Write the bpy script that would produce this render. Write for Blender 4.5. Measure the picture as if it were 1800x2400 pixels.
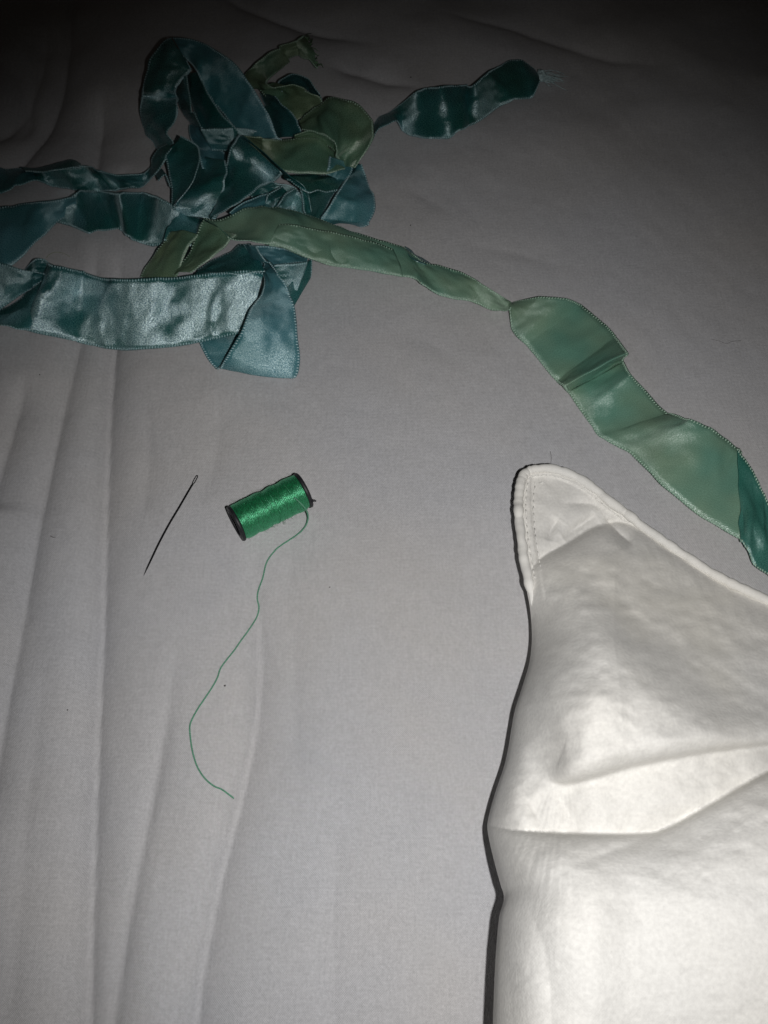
import bpy, math, random
import numpy as np
from mathutils import Vector

random.seed(7)
rng = np.random.default_rng(11)
for o in list(bpy.data.objects):
    bpy.data.objects.remove(o, do_unlink=True)
scene = bpy.context.scene
COL = scene.collection
MM = 0.001

# ------------------------------------------------------------------ camera
TILT = math.radians(29.0)
FOV = math.radians(54.0)
DIST = 0.315
CAMH = DIST * math.cos(TILT)
CAM = np.array([0.0, -DIST * math.sin(TILT), CAMH])
cd = bpy.data.cameras.new('camera')
cam = bpy.data.objects.new('camera', cd)
COL.objects.link(cam)
cam.location = CAM
cam.rotation_euler = (TILT, 0, 0)
cd.sensor_fit = 'VERTICAL'
cd.angle = FOV
cd.clip_start = 0.005
cd.clip_end = 20
scene.camera = cam

# ------------------------------------------------------------------ light: a dark room and a phone flash
world = bpy.data.worlds.new('World')
scene.world = world
world.use_nodes = True
bg = world.node_tree.nodes['Background']
bg.inputs['Color'].default_value = (1.0, 0.86, 0.72, 1)
bg.inputs['Strength'].default_value = 0.0055

ld = bpy.data.lights.new('phone_flash', 'SPOT')
ld.energy = 2.55
ld.color = (1.0, 0.98, 0.955)
ld.shadow_soft_size = 0.0022
ld.spot_size = math.radians(79.5)
ld.spot_blend = 1.0
flash = bpy.data.objects.new('phone_flash', ld)
COL.objects.link(flash)
UPV = np.array([0, math.cos(TILT), math.sin(TILT)])
flash.location = CAM + np.array([0.019, 0, 0]) - UPV * 0.004
flash.rotation_euler = (TILT - math.radians(8), 0, math.radians(0))

scene.view_settings.view_transform = 'Standard'
scene.view_settings.look = 'None'
scene.view_settings.exposure = 0.0
scene.view_settings.gamma = 1.0
scene.view_settings.use_curve_mapping = False

# ------------------------------------------------------------------ pixel -> place
F = 1200.0 / math.tan(FOV / 2)
CT, ST = math.cos(TILT), math.sin(TILT)

def unproj(px, py, z):
    """world x, y of the photograph's pixel on the level z (metres)"""
    px = np.asarray(px, float); py = np.asarray(py, float); z = np.asarray(z, float)
    a = (px - 900) / F; b = (1200 - py) / F
    rx = a; ry = CT * b + ST; rz = ST * b - CT
    s = (z - CAMH) / rz
    return CAM[0] + s * rx, CAM[1] + s * ry

# ------------------------------------------------------------------ noise for relief
def vnoise(x, y, seed=0):
    x = np.asarray(x, float); y = np.asarray(y, float)
    r = np.random.default_rng(seed)
    tab = r.random((64, 64))
    xi = np.floor(x).astype(int); yi = np.floor(y).astype(int)
    fx = x - xi; fy = y - yi
    fx = fx * fx * fx * (fx * (fx * 6 - 15) + 10); fy = fy * fy * fy * (fy * (fy * 6 - 15) + 10)
    g = lambda i, j: tab[i % 64, j % 64]
    return ((g(xi, yi) * (1 - fx) + g(xi + 1, yi) * fx) * (1 - fy)
            + (g(xi, yi + 1) * (1 - fx) + g(xi + 1, yi + 1) * fx) * fy) * 2 - 1

def poly_dist(X, Y, pts):
    """signed distance to a polyline (+ = right of its direction) and 0..1 parameter along it"""
    pts = np.asarray(pts, float)
    seg = np.linalg.norm(np.diff(pts, axis=0), axis=1)
    cum = np.concatenate([[0], np.cumsum(seg)]); L = cum[-1]
    best = np.full(np.shape(X), 1e18); sd = np.zeros(np.shape(X)); par = np.zeros(np.shape(X))
    for i in range(len(seg)):
        ax, ay = pts[i]; dx, dy = (pts[i + 1] - pts[i]) / seg[i]
        u = (X - ax) * dx + (Y - ay) * dy
        uc = np.clip(u, 0, seg[i])
        ex = X - (ax + uc * dx); ey = Y - (ay + uc * dy)
        d2 = ex * ex + ey * ey
        m = d2 < best
        best = np.where(m, d2, best)
        cr = ex * dy - ey * dx
        sd = np.where(m, np.where(cr >= 0, 1, -1) * np.sqrt(d2), sd)
        par = np.where(m, (cum[i] + uc) / L, par)
    return sd, par

def smooth_poly(pts, n=8):
    p = [np.array(q, float) for q in pts]
    p = [2 * p[0] - p[1]] + p + [2 * p[-1] - p[-2]]
    out = []
    for i in range(1, len(p) - 2):
        for k in range(n):
            t = k / n
            out.append(0.5 * (2 * p[i] + (p[i + 1] - p[i - 1]) * t
                       + (2 * p[i - 1] - 5 * p[i] + 4 * p[i + 1] - p[i + 2]) * t * t
                       + (3 * p[i] - p[i - 1] - 3 * p[i + 1] + p[i + 2]) * t ** 3))
    out.append(p[-2])
    return np.array(out)

def sstep(a, b, x):
    t = np.clip((x - a) / (b - a), 0, 1)
    return t * t * (3 - 2 * t)

# ------------------------------------------------------------------ materials
def new_mat(name):
    m = bpy.data.materials.new(name)
    m.use_nodes = True
    nt = m.node_tree
    return m, nt, nt.nodes['Principled BSDF'], nt.nodes['Material Output']

def nd(nt, typ, **kw):
    n = nt.nodes.new(typ)
    for k, v in kw.items():
        if k.startswith('i_'):
            n.inputs[k[2:].replace('_', ' ')].default_value = v
        else:
            setattr(n, k, v)
    return n

def math_n(nt, op, a, b=None):
    n = nt.nodes.new('ShaderNodeMath'); n.operation = op
    for i, v in enumerate((a, b)):
        if v is None: continue
        if isinstance(v, (int, float)): n.inputs[i].default_value = v
        else: nt.links.new(v, n.inputs[i])
    return n.outputs[0]

def mix_col(nt, fac, a, b):
    n = nt.nodes.new('ShaderNodeMix'); n.data_type = 'RGBA'
    for i, v in ((0, fac), (6, a), (7, b)):
        if isinstance(v, (int, float, tuple)): n.inputs[i].default_value = v
        else: nt.links.new(v, n.inputs[i])
    return n.outputs[2]

def ramp(nt, src, p0, c0, p1, c1):
    n = nt.nodes.new('ShaderNodeValToRGB')
    e = n.color_ramp.elements
    e[0].position = p0; e[0].color = c0; e[1].position = p1; e[1].color = c1
    nt.links.new(src, n.inputs[0])
    return n.outputs[0]

def weave_height(nt, vec, sx, sy):
    """plain weave: over and under threads"""
    sep = nt.nodes.new('ShaderNodeSeparateXYZ'); nt.links.new(vec, sep.inputs[0])
    a = math_n(nt, 'SINE', math_n(nt, 'MULTIPLY', sep.outputs[0], sx))
    b = math_n(nt, 'SINE', math_n(nt, 'MULTIPLY', sep.outputs[1], sy))
    return math_n(nt, 'MULTIPLY', a, b)

def cotton(name, c0, c1, pitch, bump, grain, stain=None, spec=0.25, weave=0.5, cool=(0.96, 0.975, 1.0, 1), warm=(1.0, 0.99, 0.975, 1)):
    m, nt, p, out = new_mat(name)
    tc = nt.nodes.new('ShaderNodeTexCoord')
    k = 2 * math.pi / pitch
    w = weave_height(nt, tc.outputs['Object'], k, k * 0.93)
    n1 = nd(nt, 'ShaderNodeTexNoise', i_Scale=1.0 / (pitch * 1.5), i_Detail=2.0)
    nt.links.new(tc.outputs['Object'], n1.inputs['Vector'])
    # slubs: yarns of uneven thickness running along the cloth
    mp = nd(nt, 'ShaderNodeMapping'); mp.inputs['Scale'].default_value = (1700, 160, 300)
    nt.links.new(tc.outputs['Object'], mp.inputs['Vector'])
    n2 = nd(nt, 'ShaderNodeTexNoise', i_Scale=1.0, i_Detail=2.0); nt.links.new(mp.outputs[0], n2.inputs['Vector'])
    mp3 = nd(nt, 'ShaderNodeMapping'); mp3.inputs['Scale'].default_value = (160, 1700, 300)
    nt.links.new(tc.outputs['Object'], mp3.inputs['Vector'])
    n4 = nd(nt, 'ShaderNodeTexNoise', i_Scale=1.0, i_Detail=2.0); nt.links.new(mp3.outputs[0], n4.inputs['Vector'])
    n3 = nd(nt, 'ShaderNodeTexNoise', i_Scale=14.0, i_Detail=3.0)
    nt.links.new(tc.outputs['Object'], n3.inputs['Vector'])
    f = math_n(nt, 'ADD', math_n(nt, 'MULTIPLY', n1.outputs[0], grain),
               math_n(nt, 'MULTIPLY', math_n(nt, 'ADD', n2.outputs[0], n4.outputs[0]), 0.5 * (1 - grain)))
    col = ramp(nt, f, 0.3, c0, 0.7, c1)
    tint = ramp(nt, n3.outputs[0], 0.35, cool, 0.65, warm)
    mul = nt.nodes.new('ShaderNodeMix'); mul.data_type = 'RGBA'; mul.blend_type = 'MULTIPLY'
    mul.inputs[0].default_value = 1.0
    nt.links.new(col, mul.inputs[6]); nt.links.new(tint, mul.inputs[7])
    colr = mul.outputs[2]
    if stain:
        n5 = nd(nt, 'ShaderNodeTexNoise', i_Scale=22.0, i_Detail=4.0)
        nt.links.new(tc.outputs['Object'], n5.inputs['Vector'])
        fac = ramp(nt, n5.outputs[0], 0.55, (0, 0, 0, 1), 0.8, (1, 1, 1, 1))
        colr = mix_col(nt, math_n(nt, 'MULTIPLY', fac, 0.5), colr, stain)
    nt.links.new(colr, p.inputs['Base Color'])
    p.inputs['Roughness'].default_value = 0.92
    p.inputs['Specular IOR Level'].default_value = spec
    p.inputs['Sheen Weight'].default_value = 0.05
    bp = nd(nt, 'ShaderNodeBump', i_Strength=bump, i_Distance=0.00012)
    hh = math_n(nt, 'ADD', math_n(nt, 'MULTIPLY', w, weave), math_n(nt, 'MULTIPLY', f, 1.6))
    nt.links.new(hh, bp.inputs['Height'])
    nt.links.new(bp.outputs[0], p.inputs['Normal'])
    return m

M_SHEET = cotton('bed_linen', (0.475, 0.472, 0.482, 1), (0.625, 0.62, 0.635, 1), 0.00056, 0.8, 0.55)
M_PILLOW = cotton('pillow_cotton', (0.72, 0.71, 0.685, 1), (0.84, 0.83, 0.80, 1), 0.0006, 0.6, 0.75, (0.80, 0.77, 0.67, 1), 0.02, 0.08, (0.985, 0.99, 1.0, 1))
M_PIPE = cotton('piping_cotton', (0.78, 0.77, 0.74, 1), (0.86, 0.85, 0.82, 1), 0.0004, 0.3, 0.4, None, 0.02)
M_STITCHW = cotton('white_sewing_thread', (0.86, 0.85, 0.82, 1), (0.9, 0.89, 0.86, 1), 0.0004, 0.1, 0.4)

def satin(name, dA, dB, gl, gmix=0.64, rough=0.41, trans=0.12, fold=0.52):
    m, nt, p, out = new_mat(name)
    uv = nd(nt, 'ShaderNodeUVMap', uv_map='UVMap')
    tc = nt.nodes.new('ShaderNodeTexCoord')
    nz = nd(nt, 'ShaderNodeTexNoise', i_Scale=38.0, i_Detail=2.0)
    nt.links.new(tc.outputs['Object'], nz.inputs['Vector'])
    dcol = ramp(nt, nz.outputs[0], 0.38, dA, 0.62, dB)
    # satin floats: fine glints along the warp (uv is in millimetres)
    mp = nd(nt, 'ShaderNodeMapping'); mp.inputs['Scale'].default_value = (3.2, 1.9, 1)
    nt.links.new(uv.outputs[0], mp.inputs['Vector'])
    fl = nd(nt, 'ShaderNodeTexNoise', i_Scale=1.0, i_Detail=1.0); nt.links.new(mp.outputs[0], fl.inputs['Vector'])
    w = weave_height(nt, uv.outputs[0], 2 * math.pi / 0.62, 2 * math.pi / 0.5)
    mp2 = nd(nt, 'ShaderNodeMapping'); mp2.inputs['Scale'].default_value = (0.10, 0.15, 1)
    nt.links.new(uv.outputs[0], mp2.inputs['Vector'])
    big = nd(nt, 'ShaderNodeTexNoise', i_Scale=1.0, i_Detail=1.0); nt.links.new(mp2.outputs[0], big.inputs['Vector'])
    h = math_n(nt, 'ADD', math_n(nt, 'MULTIPLY', fl.outputs[0], 1.0), math_n(nt, 'MULTIPLY', w, 0.25))
    bp = nd(nt, 'ShaderNodeBump', i_Strength=0.55, i_Distance=0.00016)
    nt.links.new(h, bp.inputs['Height'])
    bp2 = nd(nt, 'ShaderNodeBump', i_Strength=fold, i_Distance=0.0026)
    nt.links.new(big.outputs[0], bp2.inputs['Height']); nt.links.new(bp.outputs[0], bp2.inputs['Normal'])
    nt.links.new(dcol, p.inputs['Base Color'])
    p.inputs['Roughness'].default_value = 0.62
    p.inputs['Specular IOR Level'].default_value = 0.3
    nt.links.new(bp2.outputs[0], p.inputs['Normal'])
    g = nd(nt, 'ShaderNodeBsdfAnisotropic', i_Roughness=rough, i_Anisotropy=0.55)
    gc = mix_col(nt, ramp(nt, fl.outputs[0], 0.38, (0, 0, 0, 1), 0.62, (1, 1, 1, 1)),
                 tuple(c * 0.35 for c in gl[:3]) + (1,), tuple(min(1, c * 1.35) for c in gl[:3]) + (1,))
    nt.links.new(gc, g.inputs['Color']); nt.links.new(bp2.outputs[0], g.inputs['Normal'])
    tg = nd(nt, 'ShaderNodeTangent', direction_type='UV_MAP', uv_map='UVMap')
    nt.links.new(tg.outputs[0], g.inputs['Tangent'])
    tr = nd(nt, 'ShaderNodeBsdfTranslucent'); nt.links.new(dcol, tr.inputs['Color'])
    mx = nd(nt, 'ShaderNodeMixShader'); mx.inputs[0].default_value = trans
    nt.links.new(p.outputs[0], mx.inputs[1]); nt.links.new(tr.outputs[0], mx.inputs[2])
    mx2 = nd(nt, 'ShaderNodeMixShader'); mx2.inputs[0].default_value = gmix
    nt.links.new(mx.outputs[0], mx2.inputs[1]); nt.links.new(g.outputs[0], mx2.inputs[2])
    nt.links.new(mx2.outputs[0], out.inputs['Surface'])
    return m

M_TEAL = satin('teal_satin', (0.016, 0.30, 0.25, 1), (0.05, 0.36, 0.37, 1), (0.62, 0.76, 1.0, 1))
M_GREEN = satin('sage_green_satin', (0.16, 0.37, 0.25, 1), (0.29, 0.43, 0.25, 1), (0.75, 0.92, 0.7, 1), 0.4, 0.42, 0.12, 0.55)
M_SEA = satin('sea_green_satin', (0.18, 0.41, 0.31, 1), (0.29, 0.46, 0.32, 1), (0.7, 0.9, 0.78, 1), 0.22, 0.44, 0.12, 0.35)
M_BLUE = satin('blue_teal_satin_back', (0.07, 0.31, 0.34, 1), (0.12, 0.37, 0.44, 1), (0.62, 0.84, 1.0, 1), 0.36, 0.46)
M_DEEP = satin('deep_green_satin', (0.05, 0.28, 0.22, 1), (0.10, 0.33, 0.27, 1), (0.6, 0.85, 0.85, 1), 0.4, 0.42)
SATIN = {'d': M_DEEP, 'b': M_BLUE, 't': M_TEAL, 'g': M_GREEN, 's': M_SEA}

def plain(name, col, rough=0.5, metal=0.0, spec=0.5, noise=None, coat=0):
    m, nt, p, out = new_mat(name)
    p.inputs['Roughness'].default_value = rough
    p.inputs['Metallic'].default_value = metal
    p.inputs['Specular IOR Level'].default_value = spec
    tc = nt.nodes.new('ShaderNodeTexCoord')
    n = nd(nt, 'ShaderNodeTexNoise', i_Scale=noise or 900.0, i_Detail=2.0)
    nt.links.new(tc.outputs['Object'], n.inputs['Vector'])
    c = ramp(nt, n.outputs[0], 0.3, tuple(x * 0.72 for x in col[:3]) + (1,), 0.7, tuple(min(1, x * 1.2) for x in col[:3]) + (1,))
    nt.links.new(c, p.inputs['Base Color'])
    return m

M_STT = plain('teal_edge_thread', (0.42, 0.62, 0.66, 1), 0.35, 0.0, 1.0, 1500)
M_STG = plain('green_edge_thread', (0.42, 0.60, 0.48, 1), 0.4, 0.0, 0.8, 1500)
STITCH = {'d': M_STG, 'b': M_STT, 't': M_STT, 'g': M_STG, 's': M_STG}
M_BLACK = plain('black_plastic', (0.018, 0.018, 0.022, 1), 0.5, 0.0, 0.4, 700)
M_NEEDLE = plain('dark_steel', (0.10, 0.10, 0.105, 1), 0.28, 1.0, 0.5, 900)
M_SPECK = plain('dark_lint', (0.04, 0.035, 0.03, 1), 0.9)
M_HAIR = plain('dark_hair', (0.05, 0.035, 0.03, 1), 0.5)
M_HAIRG = plain('pale_green_fibre', (0.30, 0.36, 0.18, 1), 0.5)
M_FRAY = plain('frayed_teal_fibre', (0.5, 0.66, 0.68, 1), 0.5)
M_FRAYG = plain('frayed_green_fibre', (0.16, 0.33, 0.17, 1), 0.5)

def thread_mat(name):
    m, nt, p, out = new_mat(name)
    tc = nt.nodes.new('ShaderNodeTexCoord')
    uv = nd(nt, 'ShaderNodeUVMap', uv_map='UVMap')
    mp = nd(nt, 'ShaderNodeMapping'); mp.inputs['Scale'].default_value = (2.4, 1.0, 1)
    nt.links.new(uv.outputs[0], mp.inputs['Vector'])
    n = nd(nt, 'ShaderNodeTexNoise', i_Scale=0.85, i_Detail=3.0); nt.links.new(mp.outputs[0], n.inputs['Vector'])
    c = ramp(nt, n.outputs[0], 0.32, (0.002, 0.045, 0.016, 1), 0.68, (0.007, 0.17, 0.06, 1))
    nt.links.new(c, p.inputs['Base Color'])
    p.inputs['Roughness'].default_value = 0.42
    p.inputs['Specular IOR Level'].default_value = 0.9
    p.inputs['Specular Tint'].default_value = (0.45, 1.0, 0.65, 1)
    p.inputs['Sheen Weight'].default_value = 0.25
    p.inputs['Sheen Tint'].default_value = (0.2, 0.8, 0.45, 1)
    bp = nd(nt, 'ShaderNodeBump', i_Strength=0.9, i_Distance=0.00018)
    nt.links.new(n.outputs[0], bp.inputs['Height']); nt.links.new(bp.outputs[0], p.inputs['Normal'])
    g = nd(nt, 'ShaderNodeBsdfAnisotropic', i_Roughness=0.4); g.inputs['Color'].default_value = (0.3, 1.0, 0.62, 1)
    nt.links.new(bp.outputs[0], g.inputs['Normal'])
    mx = nd(nt, 'ShaderNodeMixShader'); mx.inputs[0].default_value = 0.3
    nt.links.new(p.outputs[0], mx.inputs[1]); nt.links.new(g.outputs[0], mx.inputs[2]); nt.links.new(mx.outputs[0], out.inputs['Surface'])
    return m
M_THREAD = thread_mat('green_sewing_thread')
M_TAIL = plain('green_loose_thread', (0.10, 0.32, 0.20, 1), 0.5, 0.0, 0.7, 2200)
M_FUZZ = plain('green_thread_fuzz', (0.03, 0.20, 0.08, 1), 0.6)

# ------------------------------------------------------------------ object helpers
def mesh_obj(name, verts, faces, mat, parent=None, smooth=True, uvs=None):
    me = bpy.data.meshes.new(name)
    me.from_pydata([tuple(v) for v in verts], [], [tuple(f) for f in faces])
    if smooth:
        me.polygons.foreach_set('use_smooth', [True] * len(me.polygons))
    if uvs is not None:
        lay = me.uv_layers.new(name='UVMap')
        idx = np.empty(len(me.loops), int); me.loops.foreach_get('vertex_index', idx)
        lay.data.foreach_set('uv', np.asarray(uvs, float)[idx].ravel())
    me.materials.append(mat)
    me.update()
    o = bpy.data.objects.new(name, me)
    COL.objects.link(o)
    if parent is not None:
        o.parent = parent
    return o

def tag(o, label=None, cat=None, group=None, kind=None):
    if label: o['label'] = label
    if cat: o['category'] = cat
    if group: o['group'] = group
    if kind: o['kind'] = kind
    return o

def empty(name, loc=(0, 0, 0)):
    o = bpy.data.objects.new(name, None)
    o.empty_display_size = 0.01
    COL.objects.link(o)
    o.location = loc
    return o

def grid_faces(nr, nc, wrap=False):
    f = []
    for i in range(nr - 1):
        for j in range(nc if wrap else nc - 1):
            k = (j + 1) % nc
            f.append((i * nc + j, i * nc + k, (i + 1) * nc + k, (i + 1) * nc + j))
    return f

def tube(path, rad, sides=8, caps=True):
    """verts, faces of a tube through the points of path; rad a number or a list"""
    P = np.asarray(path, float); n = len(P)
    R = np.full(n, rad) if np.isscalar(rad) else np.asarray(rad, float)
    T = np.gradient(P, axis=0); T /= np.linalg.norm(T, axis=1)[:, None] + 1e-12
    ref = np.array([0, 0, 1.0])
    if abs(T[0] @ ref) > 0.9: ref = np.array([1.0, 0, 0])
    V = []; N = np.cross(T[0], ref); N /= np.linalg.norm(N)
    ang = np.arange(sides) * 2 * math.pi / sides
    for i in range(n):
        N = N - T[i] * (N @ T[i]); N /= np.linalg.norm(N) + 1e-12
        B = np.cross(T[i], N)
        for a in ang:
            V.append(P[i] + R[i] * (math.cos(a) * N + math.sin(a) * B))
    Fc = grid_faces(n, sides, True)
    if caps:
        Fc.append(tuple(range(sides - 1, -1, -1)))
        Fc.append(tuple((n - 1) * sides + k for k in range(sides)))
    return V, Fc

class Bag:
    """collects pieces that make one part"""
    def __init__(self): self.v = []; self.f = []
    def add(self, v, f):
        k = len(self.v); self.v.extend(v); self.f.extend(tuple(i + k for i in q) for q in f)

# ------------------------------------------------------------------ the bed sheet
def fold_world(pts):
    p = smooth_poly(pts, 6)
    x, y = unproj(p[:, 0], p[:, 1], 0.0)
    return np.stack([x, y], 1)

# valleys (pixel path, depth mm, width left mm, width right mm, fade in, fade out)
FOLDS = [
    ([(285, 560), (250, 860), (238, 1100), (229, 1400), (214, 1700), (203, 2000), (188, 2400), (175, 2800)], 3.6, 5.5, 10.0, 0.12, 0.0),
    ([(235, 560), (160, 850), (95, 1150), (45, 1430), (5, 1640), (-60, 2000)], 2.2, 5.0, 8.0, 0.1, 0.1),
    ([(545, 1180), (590, 1330), (604, 1500), (596, 1680), (560, 1860), (500, 2100), (455, 2350), (420, 2700)], 2.9, 5.0, 12.0, 0.35, 0.0),
    ([(425, 1420), (392, 1650), (345, 1900), (300, 2120), (255, 2400), (215, 2750)], 1.0, 3.5, 3.5, 0.4, 0.05),
    ([(815, 1780), (785, 2000), (778, 2250), (770, 2600)], 0.6, 4.0, 6.0, 0.5, 0.1),
    ([(165, -60), (150, 120), (110, 260), (20, 390), (-60, 470)], 3.0, 6.0, 9.0, 0.15, 0.15),
    ([(245, 200), (228, 300), (212, 420), (205, 520)], 2.4, 4.0, 7.0, 0.35, 0.2),
    ([(110, 60), (85, 160), (40, 260), (-40, 350)], 2.2, 6.0, 8.0, 0.2, 0.2),
    ([(480, -40), (620, 30), (760, 75), (920, 120)], 2.0, 6.0, 9.0, 0.25, 0.45),
    ([(760, 150), (900, 190), (1010, 215)], 1.2, 5.0, 6.0, 0.3, 0.4),
    ([(930, 420), (1010, 470), (1090, 520)], 0.4, 5.0, 7.0, 0.4, 0.5),
    ([(690, 1000), (680, 1300), (672, 1600)], 0.5, 8.0, 10.0, 0.4, 0.4),
    ([(1130, 1150), (1120, 1500), (1085, 1850)], 0.5, 8.0, 10.0, 0.4, 0.4),
    ([(330, 860), (345, 1050), (320, 1300)], 0.6, 7.0, 9.0, 0.4, 0.4),
    ([(60, 860), (20, 1000), (-40, 1200)], 1.8, 5.0, 8.0, 0.3, 0.1),
    ([(110, 1500), (70, 1800), (40, 2150), (10, 2450)], 0.6, 6.0, 8.0, 0.4, 0.1),
    ([(520, 900), (505, 1050), (480, 1180)], 0.6, 6.0, 8.0, 0.4, 0.4),
    ([(700, 1350), (690, 1600), (705, 1900)], 0.6, 6.0, 8.0, 0.4, 0.4),
    ([(1000, 30), (1200, 60), (1420, 130), (1600, 150)], 1.2, 6.0, 9.0, 0.3, 0.4),
    ([(1050, 560), (1200, 590), (1380, 640)], 0.3, 6.0, 9.0, 0.4, 0.4),
    ([(900, 760), (1010, 800), (1100, 870)], 0.2, 6.0, 9.0, 0.4, 0.4),
    ([(20, 120), (60, 250), (30, 330)], 1.6, 6.0, 8.0, 0.3, 0.3),
    ([(300, 380), (270, 450), (265, 520)], 1.4, 5.0, 7.0, 0.3, 0.3),
]
FW = [(fold_world(p), d * MM, wl * MM, wr * MM, fi, fo) for p, d, wl, wr, fi, fo in FOLDS]

def sheet_h(X, Y):
    X = np.asarray(X, float); Y = np.asarray(Y, float)
    H = 0.0009 * vnoise(X * 14 + 3.1, Y * 9 + 1.7, 1) + 0.0004 * vnoise(X * 34, Y * 20, 2)
    H = H + 0.00016 * vnoise(X * 150 + Y * 40, Y * 85, 6) + 0.00008 * vnoise(X * 330, Y * 260 + X * 60, 7)
    left = sstep(0.02, -0.10, X)
    H = H + left * 0.0010 * vnoise(X * 75 + 0.35 * Y * 75, Y * 9, 3)
    far = sstep(0.10, 0.24, Y)
    H = H + far * (0.0022 * vnoise(X * 26 + 4, Y * 30 + 7, 4) + 0.0008 * vnoise(X * 70, Y * 60, 5))
    for pts, d, wl, wr, fi, fo in FW:
        lo = pts.min(0) - 0.07; hi = pts.max(0) + 0.07
        m = (X > lo[0]) & (X < hi[0]) & (Y > lo[1]) & (Y < hi[1])
        if not np.any(m): continue
        sd, par = poly_dist(X[m], Y[m], pts)
        a = np.ones_like(par)
        if fi > 0: a = a * sstep(0, fi, par)
        if fo > 0: a = a * sstep(1, 1 - fo, par)
        # paths run towards the camera, so + (right of travel) is the picture's left
        w = np.where(sd > 0, wl, wr)
        q = np.sqrt((sd / w) ** 2 + 0.005)
        add = np.zeros_like(H); add[m] = -1.9 * d * a * np.exp(-(q - 0.07)) - .42 * d * a * np.exp(-np.abs(sd) / .0016) ; H = H + add
    return H

def place(px, py, h):
    """world point of a pixel lying h metres above the sheet"""
    px = np.atleast_1d(np.asarray(px, float)); py = np.atleast_1d(np.asarray(py, float))
    h = np.zeros_like(px) + h
    z = h.copy()
    for _ in range(3):
        x, y = unproj(px, py, z)
        z = sheet_h(x, y) + h
    x, y = unproj(px, py, z)
    return np.stack([x, y, z], 1)

def axis_samples(a, b, c, d, fine, coarse):
    return np.concatenate([np.arange(a, b, coarse), np.arange(b, c, fine), np.arange(c, d, coarse)])
gx = axis_samples(-0.60, -0.22, 0.22, 0.6, 0.00105, 0.008)
gy = axis_samples(-0.45, -0.17, 0.40, 0.75, 0.0012, 0.008)
GX, GY = np.meshgrid(gx, gy)
GZ = sheet_h(GX, GY)
V = np.stack([GX.ravel(), GY.ravel(), GZ.ravel()], 1)
nr, nc = GX.shape
I = np.arange(nr * nc).reshape(nr, nc)
FQ = np.stack([I[:-1, :-1], I[:-1, 1:], I[1:, 1:], I[1:, :-1]], -1).reshape(-1, 4)
me = bpy.data.meshes.new('bed_sheet')
me.vertices.add(len(V)); me.vertices.foreach_set('co', V.ravel())
me.loops.add(FQ.size); me.loops.foreach_set('vertex_index', FQ.ravel())
me.polygons.add(len(FQ)); me.polygons.foreach_set('loop_start', np.arange(0, FQ.size, 4))
me.polygons.foreach_set('loop_total', np.full(len(FQ), 4))
me.update(calc_edges=True); me.validate()
me.polygons.foreach_set('use_smooth', [True] * len(FQ))
me.materials.append(M_SHEET)
sheet = bpy.data.objects.new('bed_sheet', me)
COL.objects.link(sheet)
tag(sheet, 'wrinkled pale grey cotton bed sheet under everything', 'bed sheet', kind='structure')

# ------------------------------------------------------------------ ribbons
W_RIB = 26.0

def edge_heights(lx, ly, rx, ry, h, s):
    """tilt a cross-section until it is a ribbon's width; s = how much of that tilt, + = second edge higher"""
    if isinstance(s, tuple): return s
    if s == 0: return h, h
    best = (1e9, 0)
    for d in np.arange(0, 15.1, 0.75):
        hl = max(0.4, h - math.copysign(d / 2, s)); hr = max(0.4, h + math.copysign(d / 2, s))
        ax, ay = unproj(lx, ly, hl * MM); bx, by = unproj(rx, ry, hr * MM)
        w = math.sqrt((ax - bx) ** 2 + (ay - by) ** 2 + ((hl - hr) * MM) ** 2) / MM
        e = abs(w - W_RIB)
        if e < best[0]: best = (e, d)
    d = best[1] * abs(s)
    return max(0.4, h - math.copysign(d / 2, s)), max(0.4, h + math.copysign(d / 2, s))

def catmull(A, sub, tens=0.34):
    n = len(A); out = []
    for i in range(n - 1):
        p0 = A[max(i - 1, 0)]; p1 = A[i]; p2 = A[i + 1]; p3 = A[min(i + 2, n - 1)]
        if i == 0: p0 = 2 * p1 - p2
        if i == n - 2: p3 = 2 * p2 - p1
        for k in range(sub):
            t = k / sub
            # tension keeps creases crisp
            m1 = tens * (p2 - p0); m2 = tens * (p3 - p1)
            t2 = t * t; t3 = t2 * t
            out.append((2 * t3 - 3 * t2 + 1) * p1 + (t3 - 2 * t2 + t) * m1 + (-2 * t3 + 3 * t2) * p2 + (t3 - t2) * m2)
    out.append(A[-1])
    return np.array(out)

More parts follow.
